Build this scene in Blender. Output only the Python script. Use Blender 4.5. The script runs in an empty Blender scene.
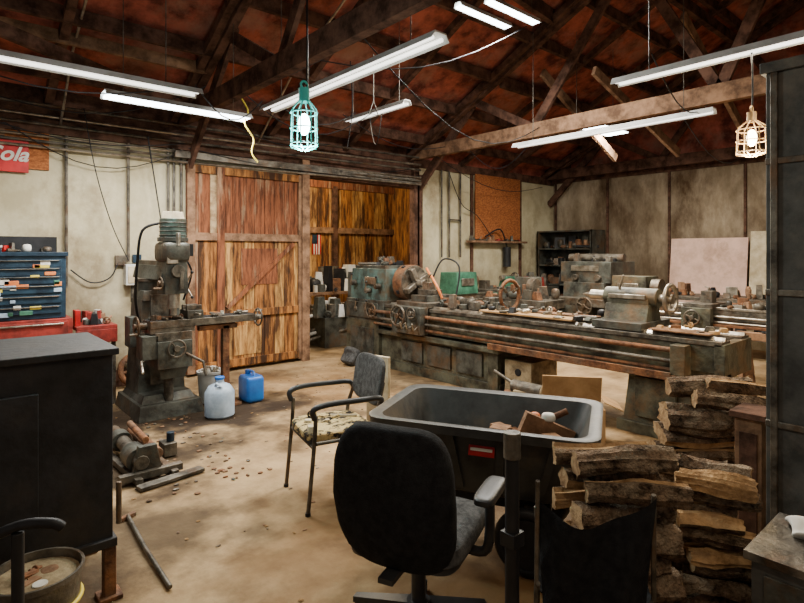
import bpy, bmesh, math, random
from mathutils import Vector, Matrix
R=random.Random(7)
rad=math.radians
# ------------------------------------------------------------ materials
def mat(name,c1,c2=None,scale=4,rough=.6,metal=0,bump=.15,stretch=(1,1,1),lo=.38,hi=.62,c3=None,detail=8,bscale=None,zd=None,spots=None,c3r=(.5,.66),spec=.5):
    m=bpy.data.materials.new(name); m.use_nodes=True
    nt=m.node_tree; N=nt.nodes; L=nt.links
    p=N['Principled BSDF']; p.inputs['Roughness'].default_value=rough; p.inputs['Metallic'].default_value=metal
    p.inputs['Specular IOR Level'].default_value=spec
    if c2 is None: c2=tuple(x*.6 for x in c1)
    tc=N.new('ShaderNodeTexCoord'); mp=N.new('ShaderNodeMapping'); mp.inputs['Scale'].default_value=stretch
    L.new(tc.outputs['Object'],mp.inputs[0])
    n=N.new('ShaderNodeTexNoise'); n.inputs['Scale'].default_value=scale; n.inputs['Detail'].default_value=detail; n.inputs['Roughness'].default_value=.65
    L.new(mp.outputs[0],n.inputs['Vector'])
    r=N.new('ShaderNodeValToRGB'); r.color_ramp.elements[0].position=lo; r.color_ramp.elements[1].position=hi
    r.color_ramp.elements[0].color=(*c2,1); r.color_ramp.elements[1].color=(*c1,1)
    L.new(n.outputs['Fac'],r.inputs[0]); out=r.outputs[0]
    def mix(fac,a,col):
        mx=N.new('ShaderNodeMixRGB'); L.new(fac,mx.inputs[0]); L.new(a,mx.inputs[1]); mx.inputs[2].default_value=(*col,1); return mx.outputs[0]
    if c3:
        n3=N.new('ShaderNodeTexNoise'); n3.inputs['Scale'].default_value=scale*.37; n3.inputs['Detail'].default_value=10; n3.inputs['Roughness'].default_value=.7
        L.new(mp.outputs[0],n3.inputs['Vector'])
        r3=N.new('ShaderNodeValToRGB'); r3.color_ramp.elements[0].position=c3r[0]; r3.color_ramp.elements[1].position=c3r[1]
        L.new(n3.outputs['Fac'],r3.inputs[0]); out=mix(r3.outputs[0],out,c3)
    def math_(op,a,b,clamp=False):
        q=N.new('ShaderNodeMath'); q.operation=op; q.use_clamp=clamp
        for i,v in enumerate((a,b)):
            if isinstance(v,(int,float)): q.inputs[i].default_value=v
            else: L.new(v,q.inputs[i])
        return q.outputs[0]
    def fall(x,full,none,s):
        return math_('MULTIPLY',math_('DIVIDE',math_('SUBTRACT',float(none),x),float(none-full),True),float(s))
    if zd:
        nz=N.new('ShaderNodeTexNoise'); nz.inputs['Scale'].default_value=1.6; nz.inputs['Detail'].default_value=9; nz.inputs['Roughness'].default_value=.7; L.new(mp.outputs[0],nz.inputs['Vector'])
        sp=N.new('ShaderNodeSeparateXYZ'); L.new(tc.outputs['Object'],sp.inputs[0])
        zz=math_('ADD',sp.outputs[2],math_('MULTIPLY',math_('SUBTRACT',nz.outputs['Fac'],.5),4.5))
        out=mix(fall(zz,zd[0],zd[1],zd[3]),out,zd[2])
    if spots:
        nn=N.new('ShaderNodeTexNoise'); nn.inputs['Scale'].default_value=2.6; nn.inputs['Detail'].default_value=7; L.new(tc.outputs['Object'],nn.inputs['Vector'])
        for sp_ in spots:
            sx,sy,sr,ss=sp_[:4]; col=sp_[4] if len(sp_)>4 else (.022,.014,.009)
            sub=N.new('ShaderNodeVectorMath'); sub.operation='SUBTRACT'; L.new(tc.outputs['Object'],sub.inputs[0]); sub.inputs[1].default_value=(sx,sy,0)
            ln=N.new('ShaderNodeVectorMath'); ln.operation='LENGTH'; L.new(sub.outputs[0],ln.inputs[0])
            dd=math_('ADD',ln.outputs[1],math_('MULTIPLY',math_('SUBTRACT',nn.outputs['Fac'],.5),sr*3))
            out=mix(fall(dd,sr*.5,sr*1.4,ss),out,col)
    L.new(out,p.inputs['Base Color'])
    if bump:
        nb=N.new('ShaderNodeTexNoise'); nb.inputs['Scale'].default_value=bscale or scale*5; nb.inputs['Detail'].default_value=6
        L.new(mp.outputs[0],nb.inputs['Vector'])
        b=N.new('ShaderNodeBump'); b.inputs['Strength'].default_value=bump; b.inputs['Distance'].default_value=.02
        L.new(nb.outputs['Fac'],b.inputs['Height']); L.new(b.outputs[0],p.inputs['Normal'])
    return m
def emat(name,c,s):
    m=bpy.data.materials.new(name); m.use_nodes=True; p=m.node_tree.nodes['Principled BSDF']
    p.inputs['Base Color'].default_value=(*c,1); p.inputs['Emission Color'].default_value=(*c,1); p.inputs['Emission Strength'].default_value=s
    return m
M={}
SD=(.19,.10,.038)
M['floor']=mat('floor_concrete',(.40,.275,.145),(.16,.098,.046),1.3,.8,0,.3,lo=.36,hi=.62,c3=(.055,.032,.017),bscale=20,c3r=(.49,.66),spec=.15,
  spots=[(3.2,3.2,.9,.6,SD),(1.5,2.4,.5,.5,SD),(3.6,5.6,.8,.5,SD),(2.2,5.3,.75,.95),(1.2,4.35,.5,.85),(.9,3.3,.45,.7),(2.85,5.2,.3,.9),(4.3,3.3,.8,.8),(4.4,5.2,.5,.7),(2.4,1.9,.6,.6),(1.4,5.6,.6,.85),(3.2,4.4,.22,.55),(2.3,4.0,.16,.55),(3.6,1.6,.9,.75),(1.4,2.9,.16,.6),(5.3,8.2,1.2,.5),(2.1,1.2,.7,.6,SD),(3.4,3.0,.3,.6)])
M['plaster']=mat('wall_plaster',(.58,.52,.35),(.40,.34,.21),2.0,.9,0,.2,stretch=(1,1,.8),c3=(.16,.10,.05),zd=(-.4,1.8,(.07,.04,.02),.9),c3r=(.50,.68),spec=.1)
M['plasterg']=mat('wall_plaster_dirty_shaded',(.42,.34,.24),(.22,.165,.105),2.0,.9,0,.2,stretch=(1.2,1.2,.6),c3=(.085,.052,.028),zd=(.3,3.0,(.05,.03,.017),.85),c3r=(.47,.66),spec=.1)  # dirty plaster, with the lower wall's shadow painted in as a dark height gradient
M['foam']=mat('roof_foam',(.42,.115,.075),(.10,.03,.022),3.2,.95,0,.9,c3=(.30,.15,.105),bscale=9,spec=.1)
M['darkwood']=mat('dark_timber',(.13,.066,.044),(.035,.018,.012),6,.9,0,.3,spec=.1)
M['timber']=mat('brown_timber',(.29,.165,.095),(.10,.055,.032),6,.85,0,.3,spec=.15)
M['palewood']=mat('pale_timber',(.50,.36,.21),(.25,.155,.08),9,.85,0,.3,spec=.15)
M['orange']=mat('stained_board_orange',(.44,.185,.05),(.11,.04,.014),3,.8,0,.3,stretch=(7,7,.9),c3=(.045,.022,.012),c3r=(.46,.58),spec=.15)
M['yellow']=mat('stained_board_yellow',(.58,.33,.11),(.20,.085,.028),3,.8,0,.3,stretch=(7,7,.9),c3=(.07,.032,.015),c3r=(.48,.60),spec=.15)
M['rustb']=mat('stained_board_rust',(.26,.09,.04),(.075,.028,.015),3,.85,0,.3,stretch=(7,7,.9),c3=(.34,.23,.14),c3r=(.54,.68),spec=.15)
M['osb']=mat('osb_board',(.42,.15,.05),(.20,.065,.025),25,.9,0,.2,stretch=(1,1,2),spec=.1)
M['steel']=mat('grimy_steel',(.16,.14,.11),(.035,.03,.023),8,.5,.5,.25,c3=(.11,.055,.024))
M['bsteel']=mat('bright_steel',(.48,.43,.36),(.20,.17,.13),10,.34,.85,.1)
M['rust']=mat('rusty_steel',(.25,.11,.05),(.07,.032,.018),9,.75,.3,.35,c3=(.15,.10,.065),spec=.3)
M['cast']=mat('machine_grey_paint',(.095,.10,.085),(.022,.021,.017),5,.5,.2,.25,c3=(.11,.062,.03),spec=.35)
M['lathe']=mat('lathe_oily_paint',(.115,.115,.08),(.026,.023,.016),5,.5,.2,.3,c3=(.16,.09,.04),spec=.35)
M['teal']=mat('teal_grey_paint',(.11,.19,.175),(.045,.06,.052),5,.5,.2,.2,c3=(.12,.075,.038),spec=.4)
M['green']=mat('machine_green_paint',(.06,.19,.12),(.025,.08,.05),6,.5,.15,.15,spec=.35)
M['tan']=mat('tan_cast_paint',(.40,.31,.185),(.16,.115,.065),7,.7,.1,.3,spec=.2)
M['black']=mat('black_paint',(.018,.018,.020),(.008,.008,.009),6,.5,.1,.1,spec=.3)
M['stove']=mat('stove_black',(.024,.024,.027),(.010,.010,.011),5,.6,.1,.15,c3=(.034,.028,.024),spec=.3)
M['plastic']=mat('black_plastic',(.030,.032,.035),(.018,.018,.019),7,.42,0,.08,spec=.35)
M['tub']=mat('tub_plastic',(.060,.062,.060),(.030,.030,.029),5,.45,0,.1,c3=(.10,.08,.055),spec=.35)
M['fabric']=mat('black_fabric',(.016,.017,.019),(.008,.008,.009),30,.95,0,.25,spec=.15)
M['gfabric']=mat('grey_fabric',(.085,.085,.085),(.035,.035,.035),30,.95,0,.3,spec=.15)
M['foamseat']=mat('torn_seat_foam',(.55,.42,.20),(.04,.035,.03),14,.95,0,.5,lo=.45,hi=.52,spec=.1)
M['blue']=mat('blue_plastic',(.02,.17,.58),(.015,.11,.42),5,.35,0,.05)
M['white']=mat('white_plastic',(.42,.52,.64),(.26,.34,.44),6,.4,0,.05)
M['paint']=mat('fixture_white',(.62,.62,.60),(.42,.41,.38),4,.5,0,.05)
M['red']=mat('red_paint',(.50,.015,.015),(.30,.01,.01),5,.4,.1,.08,spec=.3)
M['rred']=mat('faded_red_paint',(.34,.04,.03),(.12,.02,.016),8,.5,.1,.1,spec=.3)
M['navy']=mat('navy_paint',(.022,.05,.08),(.010,.02,.034),6,.4,.2,.1,spec=.35)
M['bark']=mat('bark',(.22,.15,.10),(.03,.02,.013),18,.95,0,1.0,c3=(.30,.235,.165),spec=.1)
M['splitw']=mat('split_wood',(.50,.32,.16),(.21,.12,.055),12,.9,0,.5,c3=(.33,.22,.13),spec=.1)
M['endw']=mat('log_end',(.42,.28,.15),(.18,.105,.055),14,.9,0,.4,spec=.1)
M['paper']=mat('white_sheet',(.70,.68,.62),(.50,.47,.41),8,.8,0,.1)
M['pink']=mat('pinkish_board',(.74,.50,.41),(.56,.37,.29),4,.8,0,.08,c3=(.34,.22,.15),spec=.1)
M['cream']=mat('cream_board',(.62,.54,.38),(.40,.32,.20),5,.8,0,.08,spec=.2)
M['card']=mat('cardboard',(.44,.28,.14),(.30,.18,.085),6,.9,0,.05,spec=.1)
M['cage']=emat('cage_teal',(.03,.38,.34),.15)
M['cagetan']=mat('cage_tan',(.60,.42,.22),(.4,.25,.12),9,.5,.3,.05)
M['oran']=mat('orange_paint',(.75,.22,.04),(.5,.12,.03),6,.5,0,.05)
M['yel']=mat('yellow_plastic',(.75,.60,.05),(.6,.45,.04),6,.5,0,.05)
M['gcol']=mat('column_grey_paint',(.095,.095,.088),(.04,.04,.037),4,.6,.2,.25,c3=(.14,.12,.095),spec=.3)
M['dust']=mat('sawdust',(.36,.22,.10),(.20,.115,.05),30,.95,0,.8,spec=.1)
M['ledw']=emat('led_cool',(.85,.95,1.0),16)
M['tube']=emat('tube_dim',(1,.97,.9),2.5)
M['bulb']=emat('bulb_cool',(.75,1,1),30)
M['bulbw']=emat('bulb_warm',(1,.80,.45),25)
# ------------------------------------------------------------ mesh builder
class B:
    def __init__(s): s.bm=bmesh.new(); s.mats=[]
    def mi(s,m):
        m=M[m]
        if m not in s.mats: s.mats.append(m)
        return s.mats.index(m)
    def _poly(s,vs,faces,m):
        i=s.mi(m); v=[s.bm.verts.new(p) for p in vs]
        for f in faces:
            try:
                ff=s.bm.faces.new([v[k] for k in f]); ff.material_index=i
            except ValueError: pass
        return v
    def box(s,c,d,m,rx=0,ry=0,rz=0,tx=1,ty=1,ox=0,oy=0):
        mt=Matrix.Rotation(rz,3,'Z')@Matrix.Rotation(ry,3,'Y')@Matrix.Rotation(rx,3,'X'); c=Vector(c)
        vs=[]
        for z in(-.5,.5):
            kx,ky=(1,1) if z<0 else (tx,ty); dx,dy=(0,0) if z<0 else (ox,oy)
            for x,y in((-.5,-.5),(.5,-.5),(.5,.5),(-.5,.5)):
                vs.append(c+mt@Vector((x*d[0]*kx+dx,y*d[1]*ky+dy,z*d[2])))
        s._poly(vs,[(3,2,1,0),(4,5,6,7),(0,1,5,4),(1,2,6,5),(2,3,7,6),(3,0,4,7)],m); return s
    def b2(s,x0,x1,y0,y1,z0,z1,m):
        return s.box(((x0+x1)/2,(y0+y1)/2,(z0+z1)/2),(abs(x1-x0),abs(y1-y0),abs(z1-z0)),m)
    def ring(s,c,ax,r,n):
        ax=Vector(ax).normalized(); u=ax.orthogonal().normalized(); w=ax.cross(u)
        return [Vector(c)+u*r*math.cos(2*math.pi*k/n)+w*r*math.sin(2*math.pi*k/n) for k in range(n)]
    def loft(s,loops,m,cap=True,closed=False):
        n=len(loops[0]); vs=[p for l in loops for p in l]; fs=[]
        K=len(loops)
        for j in range(K if closed else K-1):
            a=j*n; b=((j+1)%K)*n
            for k in range(n): fs.append((a+k,a+(k+1)%n,b+(k+1)%n,b+k))
        if cap and not closed: fs.append(tuple(range(n))[::-1]); fs.append(tuple(range((K-1)*n,K*n)))
        s._poly(vs,fs,m); return s
    def cyl(s,p,q,r,m,r2=None,n=20):
        p=Vector(p);q=Vector(q); a=q-p
        return s.loft([s.ring(p,a,r,n),s.ring(q,a,r if r2 is None else r2,n)],m)
    def rev(s,prof,c,ax,m,n=28):
        ax=Vector(ax).normalized(); c=Vector(c)
        return s.loft([s.ring(c+ax*z,ax,max(r,.0005),n) for r,z in prof],m)
    def path(s,pts,r,m,n=10,sm=0):
        P=[Vector(p) for p in pts]
        if sm:
            Q=[]
            for i in range(len(P)-1):
                a=P[max(i-1,0)];b=P[i];c=P[i+1];d=P[min(i+2,len(P)-1)]
                for k in range(sm):
                    t=k/sm; Q.append(.5*((2*b)+(c-a)*t+(2*a-5*b+4*c-d)*t*t+(3*b-a-3*c+d)*t**3))
            Q.append(P[-1]); P=Q
        u=None; loops=[]
        for i,p in enumerate(P):
            t=(P[min(i+1,len(P)-1)]-P[max(i-1,0)]).normalized()
            if u is None: u=t.orthogonal().normalized()
            else:
                u=(u-t*u.dot(t)); u=u.normalized() if u.length>1e-6 else t.orthogonal().normalized()
            w=t.cross(u)
            loops.append([p+u*r*math.cos(2*math.pi*k/n)+w*r*math.sin(2*math.pi*k/n) for k in range(n)])
        return s.loft(loops,m)
    def tor(s,c,ax,Rr,r,m,n=32,k=10):
        ax=Vector(ax).normalized();u=ax.orthogonal().normalized();w=ax.cross(u);loops=[]
        for i in range(n):
            a=2*math.pi*i/n;d=u*math.cos(a)+w*math.sin(a)
            loops.append([Vector(c)+d*(Rr+r*math.cos(2*math.pi*j/k))+ax*r*math.sin(2*math.pi*j/k) for j in range(k)])
        return s.loft(loops,m,closed=True)
    def wheel(s,c,ax,Rr,m,sp=4,r=.012,hub=.03,m2=None):
        ax=Vector(ax).normalized();u=ax.orthogonal().normalized();w=ax.cross(u);c=Vector(c)
        s.tor(c,ax,Rr,r,m); s.cyl(c-ax*.025,c+ax*.025,hub,m2 or m)
        for i in range(sp):
            a=2*math.pi*i/sp+.4; s.cyl(c,c+(u*math.cos(a)+w*math.sin(a))*Rr,r*.8,m,n=8)
        s.cyl(c+u*Rr,c+u*Rr+ax*.08,.012,m2 or m,n=8); return s
    def sq(s,c,d,m,e=.35,nu=28,nv=14,f=None,rz=0,rx=0,ry=0):
        pw=lambda v,p: math.copysign(abs(v)**p,v)
        mt=Matrix.Rotation(rz,3,'Z')@Matrix.Rotation(ry,3,'Y')@Matrix.Rotation(rx,3,'X');c=Vector(c);loops=[]
        for j in range(nv+1):
            v=-math.pi/2+math.pi*j/nv; v=max(min(v,1.565),-1.565);L=[]
            for i in range(nu):
                u=2*math.pi*i/nu
                p=Vector((pw(math.cos(v),e)*pw(math.cos(u),e)*d[0]/2,pw(math.cos(v),e)*pw(math.sin(u),e)*d[1]/2,pw(math.sin(v),e)*d[2]/2))
                if f: p=Vector(f(p))
                L.append(c+mt@p)
            loops.append(L)
        return s.loft(loops,m)
    def prism(s,pts,y0,y1,m,plane='xz'):
        f={'xz':lambda a,b,t:(a,t,b),'yz':lambda a,b,t:(t,a,b),'xy':lambda a,b,t:(a,b,t)}[plane]
        return s.loft([[Vector(f(a,b,y0)) for a,b in pts],[Vector(f(a,b,y1)) for a,b in pts]],m)
    def log(s,p,q,r,split=False,mb='bark',n=20):
        p=Vector(p);q=Vector(q);a=q-p;K=10;ph=[R.uniform(.87,1.12) for _ in range(n)];loops=[]
        off=Vector((R.uniform(-1,1),R.uniform(-1,1),R.uniform(-1,1)))*r*.3
        rot=R.uniform(0,6.28); sa=R.uniform(.45,.62); sb=R.uniform(.66,.8); sk=R.uniform(-.5,.5)
        for k in range(K):
            t=k/(K-1); ce=p.lerp(q,t)+off*math.sin(t*math.pi)
            ax=a.normalized();u=ax.orthogonal().normalized();w=ax.cross(u);L=[]
            for i in range(n):
                th=2*math.pi*i/n; rr=r*ph[i]*R.uniform(.92,1.08)*(1+.12*math.sin(t*7+sk*9))
                if split and i>n*.45:
                    rr*= (sa if abs(i-n*.72)<n*.14 else sb)
                L.append(ce+(u*math.cos(th+rot+sk*t)+w*math.sin(th+rot+sk*t))*rr+ax*(R.uniform(-.006,.006)))
            loops.append(L)
        vs=[x for l in loops for x in l]; fb=[];fs=[]
        for j in range(K-1):
            for k in range(n):
                f=(j*n+k,j*n+(k+1)%n,(j+1)*n+(k+1)%n,(j+1)*n+k)
                (fs if split and k>=n*.42 else fb).append(f)
        v=[s.bm.verts.new(x) for x in vs]
        for fl,mm in((fb,mb),(fs,'splitw'),([tuple(range(n))[::-1],tuple(range((K-1)*n,K*n))],'endw')):
            ii=s.mi(mm)
            for f in fl:
                ff=s.bm.faces.new([v[k] for k in f]); ff.material_index=ii
        return s
    def junk(s,x0,x1,y0,y1,z,n,mats,sz=.08,h=.12):
        for _ in range(n):
            x=R.uniform(x0,x1);y=R.uniform(y0,y1);t=R.random();k=R.uniform(.4,1);m=R.choice(mats);hh=h*R.uniform(.3,1)
            if t<.45: s.box((x,y,z+hh/2),(sz*k*1.5,sz*R.uniform(.5,1),hh),m,rz=R.uniform(0,3),tx=R.uniform(.5,1),ty=R.uniform(.5,1))
            elif t<.6: s.cyl((x,y,z),(x,y,z+hh*.7),sz*k*.5,m,n=14)
            elif t<.7: s.wheel((x,y,z+sz*k*.5),(R.uniform(-1,1),R.uniform(-1,1),.2),sz*k*.45,m,3,sz*.1,sz*.15)
            elif t<.85:
                a=R.uniform(0,6.28);l=sz*1.5; s.cyl((x-l*math.cos(a),y-l*math.sin(a),z+sz*.2),(x+l*math.cos(a),y+l*math.sin(a),z+sz*.25),sz*.18,m,n=10)
            else: s.sq((x,y,z+hh*.4),(sz*k*1.4,sz*k*1.4,hh*.8),m,.7,14,8)
        return s
    def done(s,name,loc=None,rz=0,bevel=.004,ang=38):
        bmesh.ops.recalc_face_normals(s.bm,faces=s.bm.faces)
        if loc is None:
            xs=[v.co for v in s.bm.verts]
            c=Vector(((min(v.x for v in xs)+max(v.x for v in xs))/2,(min(v.y for v in xs)+max(v.y for v in xs))/2,min(v.z for v in xs)))
            for v in s.bm.verts: v.co-=c
            loc=c
        me=bpy.data.meshes.new(name); s.bm.to_mesh(me); s.bm.free()
        for m in s.mats: me.materials.append(m)
        for p in me.polygons: p.use_smooth=True
        me.set_sharp_from_angle(angle=rad(ang))
        o=bpy.data.objects.new(name,me); bpy.context.scene.collection.objects.link(o)
        o.location=loc; o.rotation_euler=(0,0,rz)
        if bevel:
            b=o.modifiers.new('bevel','BEVEL'); b.width=bevel; b.segments=2; b.limit_method='ANGLE'; b.angle_limit=rad(50); b.harden_normals=False
        return o
YN=7.12; XE=10.75
roofz=lambda y: 3.4+.5*(YN-y) if y>1 else 3.4+.5*(YN-1)-.5*(1-y)
# ------------------------------------------------------------ room shell
O3=(0,0,0)
b=B(); b.b2(-4,11,-5.2,10.2,-.15,0,'floor'); b.done('floor',O3,bevel=0)
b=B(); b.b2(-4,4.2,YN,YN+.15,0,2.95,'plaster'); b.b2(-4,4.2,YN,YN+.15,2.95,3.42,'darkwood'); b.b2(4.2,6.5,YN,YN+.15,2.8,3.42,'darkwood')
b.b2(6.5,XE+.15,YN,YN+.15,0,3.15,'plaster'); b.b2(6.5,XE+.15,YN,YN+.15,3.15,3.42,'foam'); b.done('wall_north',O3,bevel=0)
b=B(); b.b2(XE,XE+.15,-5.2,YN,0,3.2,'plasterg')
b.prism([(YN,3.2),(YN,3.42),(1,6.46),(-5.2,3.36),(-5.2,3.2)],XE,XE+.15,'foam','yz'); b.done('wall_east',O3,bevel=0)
b=B()
b.prism([(YN+.15,3.33),(1,6.4),(1,6.55),(YN+.15,3.48)],-4,XE+.15,'foam','yz')
b.prism([(-5.2,3.3),(1,6.4),(1,6.55),(-5.2,3.45)],-4,XE+.15,'foam','yz'); b.done('ceiling',O3,bevel=0)
b=B()
y=6.7
while y>-4.5:
    z=roofz(y); b.b2(-4,XE,y-.03,y+.03,z-.2,z-.05,'darkwood'); y-=.72
b.done('roof_purlins',O3,bevel=0)
b=B()
for i in range(11):
    x=-3+i*1.33
    for ya,yb in((YN,1),(1,-5)):
        b.path([(x,ya,roofz(ya)-.16),(x,yb,roofz(yb)-.16)],.06,'darkwood',n=4)
b.done('roof_rafters',O3,bevel=0)
def beam(b,p,q,w,h,m):
    p=Vector(p);q=Vector(q);a=(q-p).normalized();side=a.cross(Vector((0,0,1)))
    side=side.normalized() if side.length>.01 else Vector((1,0,0)); up=side.cross(a)
    L=[[e+side*sx*w/2+up*sz*h/2 for sx,sz in((-1,-1),(1,-1),(1,1),(-1,1))] for e in(p,q)]
    b.loft(L,m)
for i,(x,m1) in enumerate(((-1.6,'darkwood'),(2.42,'darkwood'),(6.4,'timber'),(10.45,'darkwood'))):
    b=B()
    beam(b,(x,YN,3.3),(x,-5,3.3),.09,.2,m1)
    beam(b,(x,YN,3.3),(x,1,6.25),.09,.2,'darkwood'); beam(b,(x,1,6.25),(x,-5,3.25),.09,.2,'darkwood')
    beam(b,(x+.09,YN-.02,2.65),(x+.09,5.65,4.05),.05,.14,'darkwood')
    beam(b,(x+.06,4.6,3.35),(x+.06,5.7,3.95),.05,.12,'darkwood'); beam(b,(x+.06,4.6,3.35),(x+.06,3.2,5.2),.05,.12,'darkwood')
    beam(b,(x+.06,2.2,3.35),(x+.06,3.2,5.2),.05,.12,'darkwood'); beam(b,(x+.06,2.2,3.35),(x+.06,1,6.1),.05,.12,'darkwood')
    if x==6.4: b.box((x,YN-.08,1.6),(.12,.12,3.2),'darkwood')
    b.done('roof_truss',bevel=0)
b=B(); beam(b,(6.45,4.45,4.1),(8.3,4.35,3.1),.05,.12,'timber'); beam(b,(6.5,3.7,3.95),(8.6,3.5,3.1),.05,.12,'timber'); beam(b,(6.5,2.6,4.3),(8.6,2.5,3.0),.05,.12,'timber'); beam(b,(2.5,6,4),(6.3,6.1,3.95),.05,.14,'darkwood'); beam(b,(2.5,3.9,4.9),(6.3,4.2,4.75),.08,.18,'darkwood')
beam(b,(6.5,3.2,5.1),(10.4,3.2,5.1),.08,.16,'darkwood'); beam(b,(6.5,5.2,4.15),(10.4,5.2,4.15),.08,.16,'darkwood')
beam(b,(-1.5,4.6,3.6),(2.4,6.6,3.3),.05,.12,'darkwood'); beam(b,(-1.5,6.2,3.7),(2.4,6.2,3.7),.05,.12,'timber'); b.done('roof_bracing',bevel=0)
# annex beyond opening
b=B(); x=3.4
k=0
while x<8.2:
    b.b2(x,x+.3,9.8,9.9,0,3.2,('yellow','orange','yellow','orange')[k%4]); x+=.305;k+=1
b.b2(3.4,8.2,9.72,9.8,2.0,2.12,'timber'); b.b2(3.4,8.2,9.72,9.8,2.95,3.1,'rustb'); b.b2(5.3,5.42,9.7,9.8,0,3,'palewood'); b.b2(6.5,6.6,9.7,9.8,0,3,'darkwood')
b.done('wall_annex_north',O3,bevel=0)
b=B(); b.b2(3.3,3.4,YN+.15,9.9,0,3.2,'plaster'); b.done('wall_annex_west',O3,bevel=0)
b=B(); b.b2(8.2,8.3,YN+.15,9.9,0,3.2,'orange'); b.done('wall_annex_east',O3,bevel=0)
b=B(); b.b2(3.3,8.3,YN+.15,9.9,3.2,3.3,'darkwood'); b.done('ceiling_annex',O3,bevel=0)
# wall trims / panels
b=B()
for y_ in(5.8,4.54,3.25,2.0,.75,7.05): b.b2(XE-.03,XE,y_-.022,y_+.022,0,3.2,'darkwood')
b.b2(XE-.05,XE,-5,YN,3.14,3.3,'darkwood'); b.b2(XE-.04,XE,-5,YN,0,.25,'darkwood'); b.done('trim_east',bevel=0)
b=B(); b.b2(-4,6.5,YN-.06,YN,2.9,3.05,'darkwood'); b.b2(6.5,XE-.06,YN-.05,YN,3.1,3.25,'darkwood')
b.b2(-4,2.4,YN-.03,YN,0,.2,'darkwood'); b.b2(6.6,XE-.06,YN-.03,YN,0,.3,'darkwood')
b.b2(.2,.6,YN-.04,YN,2.83,2.92,'timber')
for x in(7.95,9.48): b.b2(x-.03,x+.03,YN-.04,YN,0,3.1,'darkwood')
b.b2(-.21,-.19,YN-.01,YN,0,2.9,'timber')
b.done('trim_north',bevel=0)
b=B(); b.b2(8.02,9.43,YN-.06,YN-.035,1.85,3.12,'osb'); b.done('osb_panel',bevel=0)
b=B(); b.b2(.6,1.0,YN-.03,YN,2.5,2.9,'osb'); b.done('plywood_patch',bevel=0)
b=B(); b.b2(7.75,9.5,YN-.2,YN-.06,1.78,1.82,'timber'); b.junk(7.8,9.4,YN-.17,YN-.09,1.82,14,['timber','steel','rred','cast'],.07,.12)
b.cyl((8.9,YN-.13,1.3),(8.9,YN-.13,1.7),.08,'black');b.path([(8.9,YN-.13,1.7),(8.6,YN-.2,2.05),(8.2,YN-.15,1.9)],.015,'black',sm=6); b.done('wall_shelf')
# ------------------------------------------------------------ sliding door
b=B(); x=2.47;k=0
while x<4.1:
    w=.155
    b.b2(x,x+w-.006,YN-.09,YN-.065,1.8,2.72,'rustb' if k!=2 else 'palewood')
    b.b2(x,x+w-.006,YN-.09,YN-.065,.04,1.8,['rustb','orange','orange','yellow','orange','yellow','orange','orange','yellow','orange','yellow'][k%11])
    x+=w;k+=1
x1=x
for z in(.06,.72,1.75,2.62): b.b2(2.47,x1,YN-.125,YN-.09,z,z+.1,'timber' if z==1.75 else 'orange')
for x in(2.47,2.86,x1-.1): b.b2(x,x+.1,YN-.13,YN-.1,.04,2.72,'rustb' if x>2.6 and x<3 else 'timber')
beam(b,(3.0,YN-.11,.85),(4.0,YN-.11,1.72),.02,.06,'rustb')
b.b2(3.2,3.75,YN-.098,YN-.088,1.15,1.65,'rustb'); b.b2(3.1,3.5,YN-.098,YN-.088,.2,.6,'yellow')
b.done('sliding_door',bevel=.002)
b=B(); b.b2(4.12,4.24,YN-.16,YN-.02,0,2.95,'timber'); b.b2(6.42,6.54,YN-.14,YN,0,2.95,'darkwood'); b.b2(2.3,6.6,YN-.2,YN-.14,2.78,2.86,'steel')
b.b2(4.2,6.5,YN-.08,YN+.15,2.72,2.8,'darkwood'); b.done('door_frame',bevel=0)  # door frame: posts, header and sliding rail
# ------------------------------------------------------------ conduits & wires
b=B()
for z in(2.86,2.80,2.74,2.99,3.08,3.2): b.path([(-3,YN-.09,z),(2.4,YN-.09,z),(6.4,YN-.24,z+.02)],.016,'bsteel' if z in(2.86,3.08,2.74) else 'steel',n=8)
for x,z0 in((1.16,1.2),(1.80,1.48),(2.33,1.5),(2.42,2.0),(2.26,1.2)): b.path([(x,YN-.05,z0),(x,YN-.05,2.9)],.018,'steel',n=8)
for x in(7.3,7.6,7.1): b.path([(x,YN-.05,1.5),(x,YN-.05,3.1)],.018,'steel',n=8)
b.path([(7.3,YN-.07,2.2),(7.6,YN-.07,2.2)],.015,'steel'); b.path([(1.1,YN-.06,3.0),(1.1,6.4,3.62),(1.1,5.2,4.2)],.014,'bsteel',n=8); b.path([(3.4,YN-.2,3.1),(3.4,6.0,3.8),(3.4,4.4,4.55)],.014,'bsteel',n=8); b.done('electrical_conduit',bevel=0)
b=B(); b.box((1.84,YN-.07,1.33),(.17,.12,.25),'paint'); b.box((1.84,YN-.135,1.33),(.13,.01,.2),'cream'); b.cyl((1.84,YN-.07,1.21),(1.84,YN-.07,1.0),.02,'steel'); b.done('electrical_box')
b=B(); b.box((1.72,YN-.03,1.5),(.12,.04,.12),'steel'); b.box((1.9,YN-.03,1.52),(.1,.03,.1),'navy');b.path([(1.70,YN-.04,1.5),(1.6,YN-.06,1.3),(1.4,YN-.06,1.25),(1.2,YN-.05,1.4)],.008,'black',sm=6); b.done('wall_switch')
b=B()
def wire(p,q,sag,m='black',r=.006):
    p=Vector(p);q=Vector(q);pts=[p.lerp(q,t/8)-Vector((0,0,sag*math.sin(math.pi*t/8))) for t in range(9)]
    b.path(pts,r,m,n=6)
wire((.3,7.0,3.0),(2.4,6.9,2.95),.15);wire((.5,6.9,3.2),(2.4,6.2,3.5),.25);wire((2.42,5.3,3.25),(4.1,5.3,3.3),.35);wire((2.5,3.4,3.3),(6.3,4.4,3.3),.5)
wire((2.45,6.9,2.9),(6.4,7.0,3.05),.2);wire((6.4,6.5,3.2),(10,6.9,3.0),.3);wire((2.5,6.4,3.3),(4.5,6.8,3.2),.2,'black')
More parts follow.
